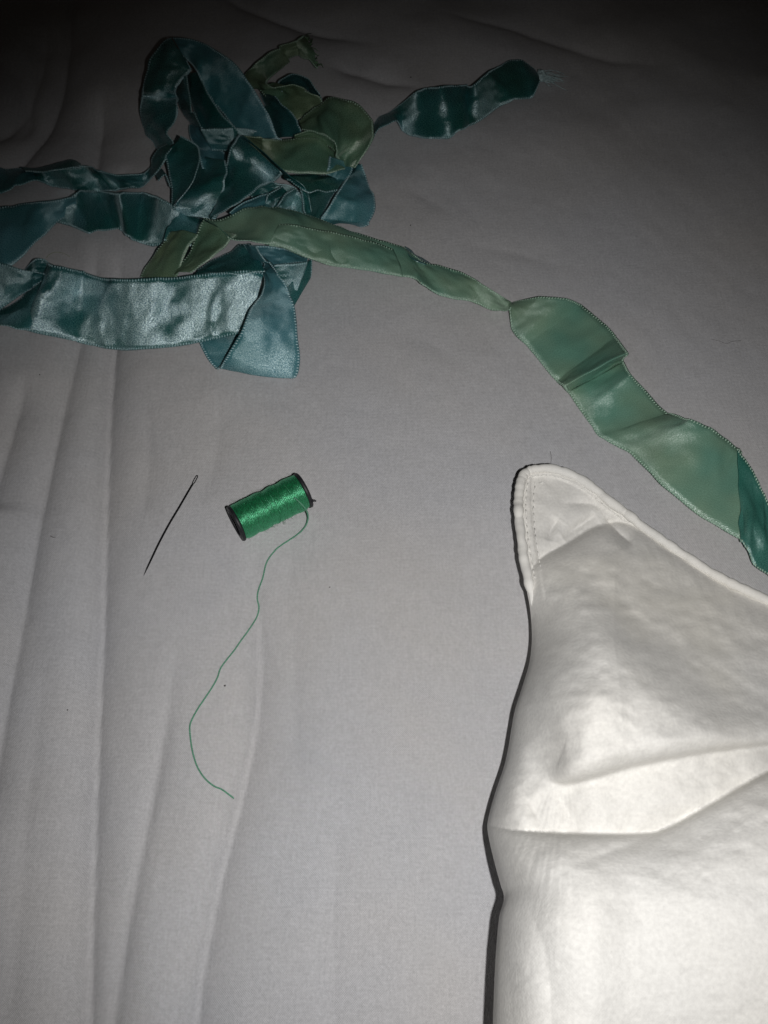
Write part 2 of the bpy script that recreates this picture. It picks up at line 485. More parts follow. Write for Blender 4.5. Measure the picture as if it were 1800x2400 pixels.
SEED = [100]
def strand(parent, secs, mat='t', bulge=0.0, wrinkle=0.35, name='ribbon_loop', stitches=True, sub=9, label=None, tens=0.34):
    SEED[0] += 1
    wrinkle = wrinkle * 1.5
    L = []; R = []; B = []
    for s in secs:
        lx, ly, rx, ry, h, sg = s[:6]
        hl, hr = edge_heights(lx, ly, rx, ry, h, sg)
        L.append(place(lx, ly, hl * MM)[0]); R.append(place(rx, ry, hr * MM)[0])
        B.append(s[6] if len(s) > 6 else bulge)
    L = catmull(np.array(L), sub, tens); R = catmull(np.array(R), sub, tens)
    B = catmull(np.array(B, float)[:, None], sub)[:, 0]
    n = len(L); nu = 13
    u = np.linspace(0, 1, nu)
    P = L[:, None] * (1 - u)[None, :, None] + R[:, None] * u[None, :, None]
    mid = (L + R) / 2
    tan = np.gradient(mid, axis=0)
    step = np.linalg.norm(np.diff(mid, axis=0), axis=1)
    vlen = np.concatenate([[0], np.cumsum(step)]) * 1000
    nor = np.cross(R - L, tan); nor /= np.linalg.norm(nor, axis=1)[:, None] + 1e-12
    nor[nor[:, 2] < 0] *= -1
    width = np.linalg.norm(R - L, axis=1) * 1000
    amp = np.clip(width / 20, 0.1, 1)
    UU, VV = np.meshgrid(u * 26, vlen)
    wr = wrinkle * (vnoise(UU * 0.10 + VV * 0.05, VV * 0.16, SEED[0]) + 0.45 * vnoise(UU * 0.28, VV * 0.33 + UU * .1, SEED[0] + 50))
    rid = 1 - 2 * np.abs(vnoise(UU * 0.035 + VV * 0.045 + SEED[0], VV * 0.075 - UU * .03, SEED[0] + 90))
    wr = wr + 1.6 * wrinkle * np.clip(rid - .15, 0, 1)
    disp = (wr * amp[:, None] + (B[:, None] * (1 - (2 * u - 1) ** 2)[None, :])) * MM
    P = P + nor[:, None, :] * disp[:, :, None]
    floor = sheet_h(P[..., 0], P[..., 1]) + 0.00035
    P[..., 2] = np.maximum(P[..., 2], floor)
    verts = P.reshape(-1, 3)
    uvs = np.stack([UU.ravel(), VV.ravel()], 1)
    base = L[0] * 0
    o = mesh_obj(name, verts, grid_faces(n, nu), SATIN[mat], parent, uvs=uvs)
    sm = o.modifiers.new('thickness', 'SOLIDIFY'); sm.thickness = 0.00022; sm.offset = 0
    if label: o['label'] = label
    if stitches:
        bag = Bag()
        for side, inner in ((0, 1), (nu - 1, nu - 2)):
            E = P[:, side]; Dn = P[:, inner] - E
            Dn = Dn / (np.linalg.norm(Dn, axis=1)[:, None] + 1e-12)
            st = np.linalg.norm(np.diff(E, axis=0), axis=1); cum = np.concatenate([[0], np.cumsum(st)])
            if cum[-1] < 0.002: continue
            tt = np.arange(0.0004, cum[-1], 0.00098)
            ex = np.stack([np.interp(tt, cum, E[:, k]) for k in range(3)], 1)
            dx = np.stack([np.interp(tt, cum, Dn[:, k]) for k in range(3)], 1)
            nx = np.stack([np.interp(tt, cum, nor[:, k]) for k in range(3)], 1)
            wx = np.interp(tt, cum, width)
            for e, d, q, w in zip(ex, dx, nx, wx):
                d = d / (np.linalg.norm(d) + 1e-12)
                ln = min(1.25, w * 0.12) * random.uniform(0.8, 1.15) * MM
                if ln < 0.0003: continue
                t = np.cross(q, d); t /= np.linalg.norm(t) + 1e-12
                r = 0.00034
                a = e - d * 0.0003; c = e + d * ln; m_ = (a + c) / 2
                k = len(bag.v)
                bag.v += [a, m_ + q * r * 1.2, m_ - q * r * 1.2, m_ + t * r, m_ - t * r, c]
                bag.f += [(k, k + 1, k + 3), (k, k + 3, k + 2), (k, k + 2, k + 4), (k, k + 4, k + 1),
                          (k + 5, k + 3, k + 1), (k + 5, k + 2, k + 3), (k + 5, k + 4, k + 2), (k + 5, k + 1, k + 4)]
        if bag.v:
            e = mesh_obj('stitched_edge', bag.v, bag.f, STITCH[mat], o)
            e['kind'] = 'stuff'
    return o

def fray(parent, roots, mat, n, spread, length, h0):
    """loose fibres at a cut ribbon end; roots = two pixels, spread = direction in pixels"""
    bag = Bag()
    for i in range(n):
        t = random.random()
        x = roots[0][0] * (1 - t) + roots[1][0] * t; y = roots[0][1] * (1 - t) + roots[1][1] * t
        dx = spread[0] + random.uniform(-14, 14); dy = spread[1] + random.uniform(-18, 18)
        k = length * random.uniform(0.35, 1.0)
        pts = []
        for j in range(5):
            f = j / 4
            pts.append(place(x + dx * k * f + 5 * math.sin(f * 3 + i), y + dy * k * f + 4 * math.sin(f * 4 + 2 * i),
                             (h0 * (1 - f) + random.uniform(0.3, 2.0) * f + 0.2) * MM)[0])
        bag.add(*tube(pts, [0.0002, 0.00018, 0.00017, 0.00015, 0.0001], 4))
    o = mesh_obj('frayed_threads', bag.v, bag.f, mat, parent)
    o['kind'] = 'stuff'
    return o

teal = empty('satin_ribbon', (0, 0, 0))
tag(teal, 'shiny teal blue satin ribbon with stitched edges, heaped in tangled loops', 'ribbon')

# sections: (edge1 x, y, edge2 x, y, height mm, tilt, bulge mm)
# the tall loop at the back
strand(teal, [(374, 352, 402, 338, 4, 1), (340, 300, 399, 303, 8, 1), (328, 255, 421, 250, 13, .8), (332, 225, 416, 228, 0, (18, 12)), (334, 200, 413, 205, 0, (15, 20), 1.5),
              (350, 138, 446, 166, 21, .4), (378, 96, 446, 158, 24, .3), (402, 88, 438, 140, 26, .3)], 't', .6, .7)
strand(teal, [(404, 87, 430, 132, 26.5, 0), (440, 90, 449, 150, 27, -.3), (480, 103, 464, 172, 27, -.5), (545, 143, 481, 212, 25, -.6),
              (593, 203, 512, 254, 22, -.6), (629, 269, 541, 290, 19, -.5), (653, 322, 578, 322, 15, -.4)], 'b', .8, .4)
# the narrow loop standing inside it
strand(teal, [(418, 183, 440, 178, 17, 1), (414, 215, 444, 212, 16, 1), (424, 255, 452, 262, 14, 1), (448, 298, 472, 302, 11, 1)], 't', .5, .3)
strand(teal, [(440, 176, 464, 168, 18, 1), (447, 225, 486, 222, 16, 1), (459, 270, 524, 270, 14, 1), (470, 304, 560, 308, 12, 1), (480, 330, 575, 345, 9, 1)], 't', .5, .3)
# strips lying under the heap
strand(teal, [(444, 292, 474, 298, 7, .5), (448, 325, 500, 338, 7.5, .5), (464, 366, 526, 360, 8, -.5), (474, 395, 530, 400, 8, -.5)], 'b', .4, .4)
strand(teal, [(470, 302, 498, 352, 13, -.6), (530, 300, 555, 356, 13.5, -.6), (592, 303, 618, 364, 13, -.6), (656, 324, 664, 372, 11, -.5), (700, 345, 705, 390, 8, -.4)], 't', .4, .3)
# small loop behind the green end
strand(teal, [(645, 205, 662, 215, 6, .6), (656, 190, 672, 204, 8, -.6), (684, 175, 695, 206, 10, -.8), (722, 187, 718, 214, 10, -.8), (750, 228, 738, 238, 8, -.6), (768, 262, 750, 262, 5, .5)], 't', .3, .3)
strand(teal, [(604, 222, 640, 228, 9, 1), (620, 255, 682, 262, 8, 1), (636, 290, 700, 288, 7, 1), (650, 325, 705, 318, 5, 1)], 't', .5, .4)
# front facets of the heap
strand(teal, [(382, 352, 424, 318, 17, .5), (387, 372, 462, 340, 18, .6), (395, 400, 470, 372, 18, .8), (404, 440, 454, 424, 16, .8), (402, 480, 412, 480, 13, .5)], 't', -1.2, .2)
strand(teal, [(470, 372, 530, 378, 12, 1), (448, 420, 530, 420, 13, .9), (420, 462, 526, 455, 13, .3), (404, 486, 518, 488, 0, (14, 8)), (412, 500, 506, 514, 0, (9, 8))], 't', .6, .5)
strand(teal, [(494, 516, 502, 508, 15, .5), (519, 462, 548, 484, 18, .8), (526, 400, 596, 448, 20, .8), (540, 346, 642, 426, 0, (26, 17)), (560, 317, 665, 412, 23, .3)], 't', .8, .5)
strand(teal, [(556, 322, 570, 318, 20, .5), (600, 345, 612, 352, 21, .5), (665, 412, 676, 410, 20, .5), (700, 440, 712, 436, 17, .6), (714, 470, 724, 462, 13, .5), (718, 500, 730, 498, 9, .5)], 't', .1, .1, stitches=False)
# right-hand folds
strand(teal, [(657, 402, 672, 424, 15, .8), (720, 406, 712, 448, 15, .8), (765, 410, 750, 450, 14, .8), (812, 422, 790, 448, 12, .6)], 't', 1.0, .8)
strand(teal, [(700, 440, 800, 426, 10, -.6), (708, 470, 786, 452, 10, -.8), (716, 500, 756, 502, 9, -.8), (722, 520, 745, 528, 6, -.5)], 't', -.6, .3)
strand(teal, [(828, 402, 848, 384, 7, .5), (806, 428, 866, 436, 10, -.4), (776, 474, 880, 484, 10, -.5), (752, 512, 866, 522, 7, -.5), (760, 528, 846, 530, 3, -.3)], 'b', 1.0, .5)
strand(teal, [(772, 366, 830, 390, 12, -.4), (768, 390, 822, 410, 12, -.4), (762, 408, 806, 428, 11, -.3)], 'b', .3, .2)
# crumpled strips in the middle of the heap
strand(teal, [(538, 500, 556, 512, 15, -.5), (570, 474, 584, 502, 16, -.6), (612, 458, 622, 490, 15, -.6), (640, 452, 646, 480, 12, -.5)], 'b', .4, .4)
strand(teal, [(618, 486, 634, 492, 11, .6), (630, 462, 652, 470, 15, -.6), (662, 440, 676, 452, 15, -.6)], 't', .8, .6)
strand(teal, [(640, 494, 656, 500, 10, .6), (662, 472, 680, 482, 14, -.7), (694, 444, 706, 458, 13, -.7)], 't', .8, .6)
strand(teal, [(560, 440, 640, 426, 11, .5), (600, 470, 690, 440, 10, .5), (640, 500, 720, 480, 7, .5), (650, 530, 724, 520, 4, .4)], 't', .4, .6)
# twisted strip running out to the left, top
strand(teal, [(-70, 380, -70, 470, 3, -.5), (-20, 388, -20, 464, 4, -.4), (12, 398, 10, 452, 4, .4), (42, 394, 44, 436, 5, .5), (78, 406, 86, 424, 6, .5)], 'b', .5, .4)
strand(teal, [(76, 406, 86, 424, 6, .5), (108, 400, 134, 440, 0, (10, 1)), (162, 388, 188, 448, 0, (12, 1)), (200, 388, 236, 450, 0, (12, 1)), (218, 394, 262, 449, 0, (4, 8)), (240, 402, 282, 446, 0, (12, 2)),
              (276, 410, 302, 441, 0, (12, 4)), (331, 408, 331, 440, 0, (11, 4)), (354, 394, 364, 410, 9, .5), (358, 373, 388, 376, 12, .4), (374, 350, 392, 360, 15, .4), (394, 338, 402, 346, 17, .4)], 't', .4, .3)
strand(teal, [(46, 394, 60, 402, 7, .5), (100, 392, 112, 404, 8, .8), (164, 378, 172, 392, 9, .8), (184, 384, 190, 396, 7, .6)], 't', .8, .2)
strand(teal, [(366, 412, 372, 425, 8, .5), (378, 398, 388, 410, 8, .5), (392, 425, 400, 440, 8, .5)], 't', .2, .2)
# wide strip bending down at the left, and the pleated strip that follows it
strand(teal, [(-80, 505, -90, 680, 4, -.2), (-30, 490, -30, 652, 5, -.3), (0, 486, 22, 626, 6, -.4), (60, 478, 78, 584, 6, -.4), (120, 470, 127, 528, 7, -.5), (180, 462, 180, 488, 8, -.5)], 'b', .7, .5)
strand(teal, [(152, 470, 133, 522, 0, (9, 2)), (182, 450, 166, 530, 0, (10, 2)), (197, 448, 209, 547, 0, (6, 10)), (230, 448, 262, 537, 0, (1, 2)), (240, 448, 272, 535, 0, (2, 3)), (282, 452, 289, 543, 0, (13, 2)), (292, 452, 299, 556, 0, (9, 9)),
              (330, 452, 316, 564, 0, (2, 4)), (345, 453, 330, 570, 0, (4, 2)), (374, 462, 358, 578, 0, (13, 1)), (404, 480, 380, 574, 0, (14, 3)), (425, 490, 400, 572, 0, (12, 6))], 't', .2, .3, sub=8, tens=0.16)
strand(teal, [(414, 488, 384, 566, 11, .4), (420, 490, 396, 570, 11, -.5), (448, 500, 426, 574, 10, .5), (482, 515, 452, 576, 9, .7), (520, 530, 490, 590, 6, .6)], 't', .6, .4)
# the broad shiny strip at the front
strand(teal, [(-80, 598, -80, 752, 0, (15, 2)), (-20, 611, -20, 742, 0, (15, 3)), (10, 618, 6, 722, 0, (15, 4)), (60, 632, 54, 688, 0, (14, 6)), (106, 643, 108, 652, 9, -.3)], 't', .5, .4)
strand(teal, [(-80, 748, -80, 776, 4, .7), (0, 726, 0, 762, 5, 1), (58, 690, 40, 770, 6, 1), (116, 640, 68, 776, 6.5, 1)], 't', -.5, .3)
strand(teal, [(60, 632, 66, 646, 4, .5), (82, 607, 94, 648, 6, -.5), (104, 608, 112, 648, 6, -.5), (122, 622, 120, 648, 5, .5)], 't', .4, .2)
strand(teal, [(118, 618, 64, 775, 0, (12, 3)), (128, 622, 78, 780, 0, (15, 4)), (160, 629, 134, 791, 0, (14.5, 1.5), -.8), (197, 638, 181, 803, 0, (11, 1), -1.2), (241, 651, 238, 815, 0, (15, .8)), (301, 654, 290, 821, 0, (16, 1), 1.0),
              (355, 652, 352, 818, 0, (15, 1)), (407, 649, 418, 812, 0, (14, 1), -.5), (500, 640, 496, 797, 0, (16, 2), .5), (570, 634, 546, 786, 0, (17, 4)), (618, 638, 584, 776, 0, (16, 5))], 't', .2, .6, sub=10)
strand(teal, [(462, 630, 456, 646, 9, .5), (520, 600, 530, 644, 11, 1), (560, 580, 590, 642, 12, 1), (588, 572, 622, 640, 12.5, 1)], 't', -.4, .3)
# the front loop that folds over and comes back underneath
strand(teal, [(578, 572, 602, 578, 13, .5), (590, 596, 628, 614, 15, .7), (616, 626, 650, 642, 16, .7), (621, 656, 667, 664, 16.5, .5), (611, 692, 680, 692, 16.5, 0), (585, 726, 692, 732, 16, -.3),
              (566, 775, 697, 784, 14, -.4), (541, 818, 703, 838, 10, -.4), (522, 850, 699, 872, 6, -.3), (513, 864, 688, 887, 2.6, 0), (505, 861, 676, 882, 1.0, 0), (488, 844, 640, 858, .7, 0), (468, 806, 600, 806, .7, 0), (460, 770, 590, 770, .7, 0)], 'b', .8, .4, sub=10)
# folds tucked behind that loop
strand(teal, [(584, 574, 606, 622, 8, -.6), (640, 577, 648, 624, 9, -.6), (692, 592, 692, 616, 9, -.5), (720, 607, 720, 615, 8, -.3)], 'b', .4, .3)
strand(teal, [(610, 628, 620, 660, 0, (12, 5)), (650, 621, 648, 676, 0, (13, 3)), (690, 617, 672, 690, 0, (12, 2)), (722, 613, 690, 694, 0, (9, 2))], 't', .4, .4)
strand(teal, [(722, 612, 660, 690, 5, .8), (732, 606, 668, 712, 3.5, .8), (728, 650, 684, 726, 1.5, .4)], 't', .3, .3)
# the loose end that stretches to the right and its knot of frayed fibre
strand(teal, [(845, 352, 858, 348, 5, .5), (877, 291, 893, 305, 5, .7), (908, 268, 930, 284, 4.5, .8), (945, 238, 942, 306, 0, (6, 2)), (977, 213, 964, 319, 0, (11, 1)), (1000, 207, 1010, 324, 0, (6, 6)), (1032, 201, 1050, 326, 0, (13, 1)),
              (1060, 199, 1066, 316, 0, (9, 5)), (1078, 199, 1080, 307, 0, (8, 6)), (1092, 202, 1096, 298, 0, (3, 3)), (1110, 198, 1123, 285, 0, (11, .8)), (1145, 167, 1170, 251, 0, (10, 1)), (1187, 145, 1212, 234, 0, (3, 4)), (1222, 138, 1247, 227, 0, (5, 3)), (1250, 160, 1258, 208, 4, .5), (1258, 174, 1266, 192, 4, .5)], 't', .4, .4)
def knot(parent, px, py, r, mat):
    n = 14; m = 12; v = []; ctr = place(px, py, 2.2 * MM)[0]
    for i in range(n):
        th = math.pi * i / (n - 1)
        for j in range(m):
            a = 2 * math.pi * j / m
            k = r * (1 + .22 * math.sin(3 * a + 2 * th) + .15 * math.sin(5 * th + a))
            v.append(ctr + np.array([k * math.sin(th) * math.cos(a) * .8, k * math.sin(th) * math.sin(a), k * .8 * math.cos(th)]))
    return mesh_obj('knot', v, grid_faces(n, m, True), mat, parent)
knot(teal, 1268, 178, 2.6 * MM, M_FRAY)
fray(teal, [(1266, 165), (1274, 192)], M_FRAY, 34, (40, 12), 1.25, 3)

# the green ribbon
green = empty('satin_ribbon', (0, 0, 0))
tag(green, 'dull sage green satin ribbon trailing from the tangled heap past the pillow corner', 'ribbon')
strand(green, [(712, 82, 746, 158, 7, -.3), (700, 90, 722, 140, 9, -.4), (690, 98, 700, 132, 9, -.5), (664, 108, 684, 138, 10, -.6), (629, 124, 658, 162, 11, -.6), (597, 150, 630, 186, 11, -.4), (582, 176, 626, 200, 11, .4),
               (588, 206, 650, 206, 12, .7), (634, 232, 704, 208, 12, .9), (672, 264, 748, 224, 12, .9), (690, 285, 764, 244, 10, .6)], 'g', .6, .7)
fray(green, [(714, 84), (746, 156)], M_FRAYG, 18, (12, -2), .9, 7)
strand(green, [(566, 318, 576, 330, 17, -.3), (612, 323, 612, 362, 17, -.6), (660, 328, 660, 403, 16, -.6), (711, 322, 720, 408, 15, -.5), (745, 329, 764, 408, 14, -.3), (778, 350, 790, 402, 11, .6), (800, 372, 806, 398, 8, .6)], 'g', .8, .4)
strand(green, [(690, 318, 690, 330, 15, -.3), (730, 306, 742, 334, 16, -.5), (764, 320, 776, 346, 16, -.5), (796, 350, 786, 356, 15, -.3)], 'g', .4, .3)
strand(green, [(703, 288, 708, 304, 15, .4), (735, 254, 750, 314, 19, .5), (768, 228, 786, 338, 22, .3, 1), (795, 230, 788, 346, 23, -.2), (824, 240, 790, 352, 22, -.4, -1), (848, 262, 790, 358, 20, -.5), (868, 288, 790, 364, 18, -.5, 1),
               (878, 322, 790, 372, 16, -.5), (858, 362, 794, 382, 14, -.5), (832, 394, 806, 392, 12, -.3)], 'g', .6, .7)
strand(green, [(326, 650, 414, 650, 6, .5), (342, 618, 428, 622, 10, .5), (380, 572, 448, 578, 14, .4), (400, 545, 465, 548, 15, .4)], 'g', .8, .5)
strand(green, [(408, 648, 452, 642, 13, .5), (430, 615, 492, 612, 17, .5), (450, 570, 540, 566, 19, .4), (466, 535, 556, 552, 20, .2), (478, 516, 545, 548, 21, 0)], 'g', 1.2, .6)
strand(green, [(474, 516, 534, 556, 21, .5), (500, 514, 560, 566, 21, .6, -2.2), (560, 497, 596, 572, 20, .6, -2), (600, 488, 640, 574, 20, .5, 2), (650, 487, 690, 586, 18.5, .5, 2.2), (700, 498, 736, 609, 16, .4, 2), (786, 530, 790, 624, 12.5, .2, 1.6),
               (870, 556, 880, 636, 9, -.2, 1), (938, 578, 970, 656, 7, -.4, .5), (954, 592, 988, 668, 6, .6), (990, 615, 1034, 695, 5, -.4), (1080, 637, 1100, 706, 5, -.4), (1134, 666, 1150, 726, 4.5, -.5, .8), (1172, 690, 1182, 730, 4, -.5, .8), (1198, 712, 1196, 724, 3.5, .3)],
       's', 1.0, .4, sub=10)
strand(green, [(654, 526, 630, 575, 0, (22, 22)), (682, 525, 662, 581, 0, (22, 20)), (732, 536, 716, 604, 0, (18.5, 16.5)), (790, 546, 790, 625, 0, (15, 13)), (868, 566, 878, 637, 0, (11, 10)), (922, 583, 945, 650, 0, (8.5, 8))], 's', .8, .4)
strand(green, [(1202, 711, 1194, 724, 3.5, .3), (1266, 695, 1199, 772, 0, (7, 2)), (1330, 700, 1212, 792, 0, (6.5, 2)), (1366, 715, 1234, 810, 0, (2.2, 1)), (1420, 764, 1290, 882, 0, (1, 1)), (1445, 792, 1305, 894, 0, (2, 1)), (1472, 825, 1320, 906, 0, (10, 6.5)), (1462, 850, 1330, 920, 0, (1, .8)),
               (1480, 880, 1364, 968, 0, (7, .5)), (1512, 916, 1388, 1002, 0, (1.2, .6)), (1566, 973, 1408, 1028, 0, (.8, .8)), (1620, 983, 1478, 1064, 0, (10, 2)), (1680, 1012, 1552, 1138, 0, (8, 5)), (1722, 1044, 1640, 1210, 0, (5, 3)), (1738, 1060, 1733, 1266, 0, (4.5, 4.5))],
       's', .2, .32, sub=10, tens=0.16)
strand(green, [(1736, 1056, 1736, 1268, 5.6, 0), (1748, 1080, 1742, 1276, 6.5, .3), (1766, 1112, 1752, 1294, 7, .4), (1802, 1186, 1800, 1368, 6, -.6), (1860, 1300, 1862, 1490, 4, -.4), (1940, 1420, 1944, 1600, 2, 0)], 'd', .6, 1.0,
       label='darker teal turned-over length of the green ribbon')
# ragged dark underside peeping out where the ribbon kinks
strand(green, [(946, 581, 950, 590, 3, .4), (968, 594, 962, 606, 4, .5), (988, 603, 980, 614, 4, .5), (1000, 612, 1000, 620, 3, .4), (1014, 622, 1014, 626, 2, .2)], 't', .2, .6, name='turned_edge', stitches=False)

# put each ribbon's origin where it rests on the sheet
for root, (bx, by) in ((teal, (560, 480)), (green, (1400, 900))):
    loc = place(bx, by, 0)[0]
    root.location = loc
    for ch in root.children:
        ch.location = -loc

# ------------------------------------------------------------------ spool of green thread
pl = place(557, 1224, 6.3 * MM)[0]; pr = place(710, 1149, 6.3 * MM)[0]
ax = pr - pl; ax[2] = 0; LEN = np.linalg.norm(ax); ax /= LEN
side = np.array([-ax[1], ax[0], 0]); upz = np.array([0, 0, 1.0])
RF, RH, RW = 5.9 * MM, 4.7 * MM, 5.6 * MM
ctr0 = pl.copy(); ctr0[2] = sheet_h(pl[:1], pl[1:2])[0] + RF + 0.0001
spool = empty('thread_spool', ctr0 - upz * RF)
tag(spool, 'small black plastic spool wound with bright green thread, its loose end trailing', 'spool')
off = -np.array(spool.location)

def lathe(name, prof, mat, n=56, close=True, jag=0.0):
    v = []; nr_ = len(prof)
    for i, (s, r) in enumerate(prof):
        for j in range(n):
            a = 2 * math.pi * j / n
            rr = r * (1 + jag * math.sin(7 * a + i) * .5 + jag * random.uniform(-1, 1) * .3)
            v.append(ctr0 + off + ax * s + side * rr * math.cos(a) + upz * rr * math.sin(a))
    f = grid_faces(nr_, n, True)
    if close:
        f += [((nr_ - 1) * n + j, (nr_ - 1) * n + (j + 1) % n, (j + 1) % n, j) for j in range(n)]
    o = mesh_obj(name, v, f, mat, spool)
    return o
TF = 1.0 * MM
def flange(s0, s1):
    b = 0.18 * MM
    return lathe('flange', [(s0, RH), (s0, RF - b), (s0 + b, RF), (s1 - b, RF), (s1, RF - b), (s1, RH)], M_BLACK, jag=0.006)
flange(-TF, 0)
flange(LEN - TF * .6, LEN + TF * .6)
lathe('tube_core', [(0, RH - .7 * MM), (0, RH + .2 * MM), (LEN, RH + .2 * MM), (LEN, RH - .7 * MM)], M_BLACK)
lathe('tube_lip', [(-TF - .15 * MM, RH - .7 * MM), (-TF - .15 * MM, RH - .05 * MM), (0, RH - .05 * MM), (0, RH - .7 * MM)], M_BLACK)
# nick where the thread is caught on the far flange
p = ctr0 + off + ax * (LEN + .2 * MM) - side * RF * .92 + upz * RF * .25
mesh_obj('thread_catch', *tube([p, p + ax * .9 * MM - side * .3 * MM, p + ax * 1.2 * MM - side * .8 * MM], [.0005, .0004, .0002], 6), M_BLACK, spool)
# wound thread: every turn is a ridge
turns = 44; per = 8; nA = 72
nS = turns * per
v = []; uvw = []
s_arr = np.linspace(0.05 * MM, LEN - TF * .65, nS)
for i, s in enumerate(s_arr):
    f = i / (nS - 1)
    belly = RW * (1 - 0.035 * (2 * f - 1) ** 2) + .00012 * math.sin(f * 9) + .0001 * math.sin(f * 23)
    for j in range(nA):
        a = 2 * math.pi * j / nA
        ph = i / per + a / (2 * math.pi) * 1.0 + .35 * math.sin(a * 2 + f * 7)
        r = belly + .00022 * abs(math.sin(math.pi * ph)) + .00009 * math.sin(a * 3 + f * 31)
        v.append(ctr0 + off + ax * s + side * r * math.cos(a) + upz * r * math.sin(a))
        uvw.append((s * 1000, a * 6.1))
wind = mesh_obj('wound_thread', v, grid_faces(nS, nA, True), M_THREAD, spool, uvs=uvw)
# crossing turns and loose fuzz on top of the winding
bag = Bag()
def on_wind(s, a, extra): return ctr0 + off + ax * s + (side * math.cos(a) + upz * math.sin(a)) * (RW * (1 - .035 * (2 * s / LEN - 1) ** 2) + extra)
for q in range(46):
    s0 = random.uniform(.06, .9) * LEN; a0 = random.uniform(-.6, 3.6); sl = random.uniform(-.06, .06) * LEN; da = random.uniform(.5, 1.8)
    bag.add(*tube([on_wind(min(max(s0 + sl * k / 9, .001), LEN - .0015), a0 + da * k / 9, .00012) for k in range(10)], .00013, 5))
mesh_obj('crossing_turns', bag.v, bag.f, M_THREAD, spool, uvs=[(i * .13 % 7, i * .7 % 9) for i in range(len(bag.v))])['kind'] = 'stuff'
bag = Bag()
for q in range(420):
    s0 = random.uniform(.03, .95) * LEN; a0 = random.uniform(-.9, 4.0); ln = random.uniform(.3, 1.1) * MM
    b = on_wind(s0, a0, .0001); d = side * math.cos(a0) + upz * math.sin(a0); t = np.array([random.uniform(-1, 1) for _ in range(3)])
    bag.add(*tube([b, b + (d + t * .5) * ln * .5, b + (d * .6 + t * 1.1) * ln], [.00003, .000025, .00002], 3))
mesh_obj('thread_fuzz', bag.v, bag.f, M_FUZZ, spool)['kind'] = 'stuff'
# the loose end: a two-ply twisted thread
TP = [(690, 1166, 12.9), (701, 1176, 12.4), (712, 1188, 10.6), (719, 1198, 8.2), (722, 1213, 4.5), (718, 1229, 2.4), (708, 1243, 1.4), (694, 1255, 1.0), (676, 1267, .7), (659, 1278, .5), (644, 1291, .4), (625, 1318, .4), (616, 1354, .35), (606, 1382, .35),
      (603, 1403, .35), (607, 1424, .35), (601, 1448, .35), (582, 1478, .35), (563, 1504, .35), (550, 1523, .35), (519, 1563, .35), (510, 1587, .35), (499, 1608, .35), (480, 1637, .35), (465, 1659, .35), (451, 1684, .35), (445, 1702, .35),
      (446, 1726, .35), (451, 1760, .35), (462, 1796, .35), (480, 1824, .35), (501, 1842, .35), (521, 1851, .35), (548, 1871, .5)]
tp = smooth_poly(TP, 8)
path = place(tp[:, 0], tp[:, 1], tp[:, 2] * MM)
seg = np.concatenate([[0], np.cumsum(np.linalg.norm(np.diff(path, axis=0), axis=1))])
ss = np.arange(0, seg[-1], 0.00016)
path = np.stack([np.interp(ss, seg, path[:, k]) for k in range(3)], 1)
T = np.gradient(path, axis=0); T /= np.linalg.norm(T, axis=1)[:, None]
N = np.cross(T, upz); N /= np.linalg.norm(N, axis=1)[:, None]; Bn = np.cross(T, N)
bag = Bag()
for ply in (0, math.pi):
    a = ss / 0.0011 * 2 * math.pi + ply
    bag.add(*tube(path + off + .00012 * (np.cos(a)[:, None] * N + np.sin(a)[:, None] * Bn), .00014, 6))
mesh_obj('loose_thread', bag.v, bag.f, M_TAIL, spool)

# ------------------------------------------------------------------ needle
NP = smooth_poly([(337, 1349), (345, 1331), (354, 1312), (372, 1274), (396, 1229), (421, 1187), (443, 1149), (452, 1134)], 6)
npth = place(NP[:, 0], NP[:, 1], .55 * MM)
k = np.linspace(0, 1, len(npth))
rad = np.interp(k, [0, .04, .14, .4, .85, 1], [.00005, .00013, .00025, .00031, .00031, .0003])
needle = empty('sewing_needle', npth[0])
tag(needle, 'thin dark steel sewing needle with a long eye, lying on the sheet', 'needle')
noff = -npth[0]
mesh_obj('shaft', *tube(npth + noff, rad, 10), M_NEEDLE, needle)
e0 = place(451.5, 1135, .55 * MM)[0]; e1 = place(462.5, 1114.5, .55 * MM)[0]
d = e1 - e0; ln = np.linalg.norm(d); d /= ln; w = np.cross(d, upz); w /= np.linalg.norm(w)
loop = []
for q in range(41):
    a = 2 * math.pi * q / 40
    x = .5 - .5 * math.cos(a); y = math.sin(a)
    y = math.copysign(abs(y) ** .55, y)
    loop.append(e0 + noff + d * ln * x + w * .00034 * y)
mesh_obj('eye', *tube(loop, .00015, 6, False), M_NEEDLE, needle)

# ------------------------------------------------------------------ pillow corner
# seam outline: left side going down, far side going right; both start at the rounded corner
A_PTS = [(1218, 1112), (1209, 1150), (1208, 1180), (1211, 1240), (1222, 1320), (1234, 1380), (1242, 1425), (1246, 1470), (1246, 1510), (1240, 1556), (1224, 1610), (1208, 1660), (1200, 1700), (1190, 1760),
         (1180, 1800), (1160, 1860), (1144, 1920), (1143, 1950), (1156, 2010), (1172, 2070), (1181, 2105), (1170, 2150), (1165, 2200), (1160, 2270), (1155, 2400), (1150, 2560), (1150, 2800), (1152, 3050)]
B_PTS = [(1218, 1112), (1232, 1097), (1262, 1090), (1300, 1091), (1340, 1104), (1380, 1126), (1440, 1172), (1500, 1218), (1560, 1262), (1640, 1316), (1720, 1362), (1800, 1398), (1950, 1470), (2150, 1560), (2400, 1660), (2700, 1770)]
def resample(pts, n, dens):
    p = smooth_poly(pts, 10)
    s = np.concatenate([[0], np.cumsum(np.linalg.norm(np.diff(p, axis=0), axis=1))])
    t = np.linspace(0, 1, n) ** dens * s[-1]
    return np.stack([np.interp(t, s, p[:, 0]), np.interp(t, s, p[:, 1])], 1), t
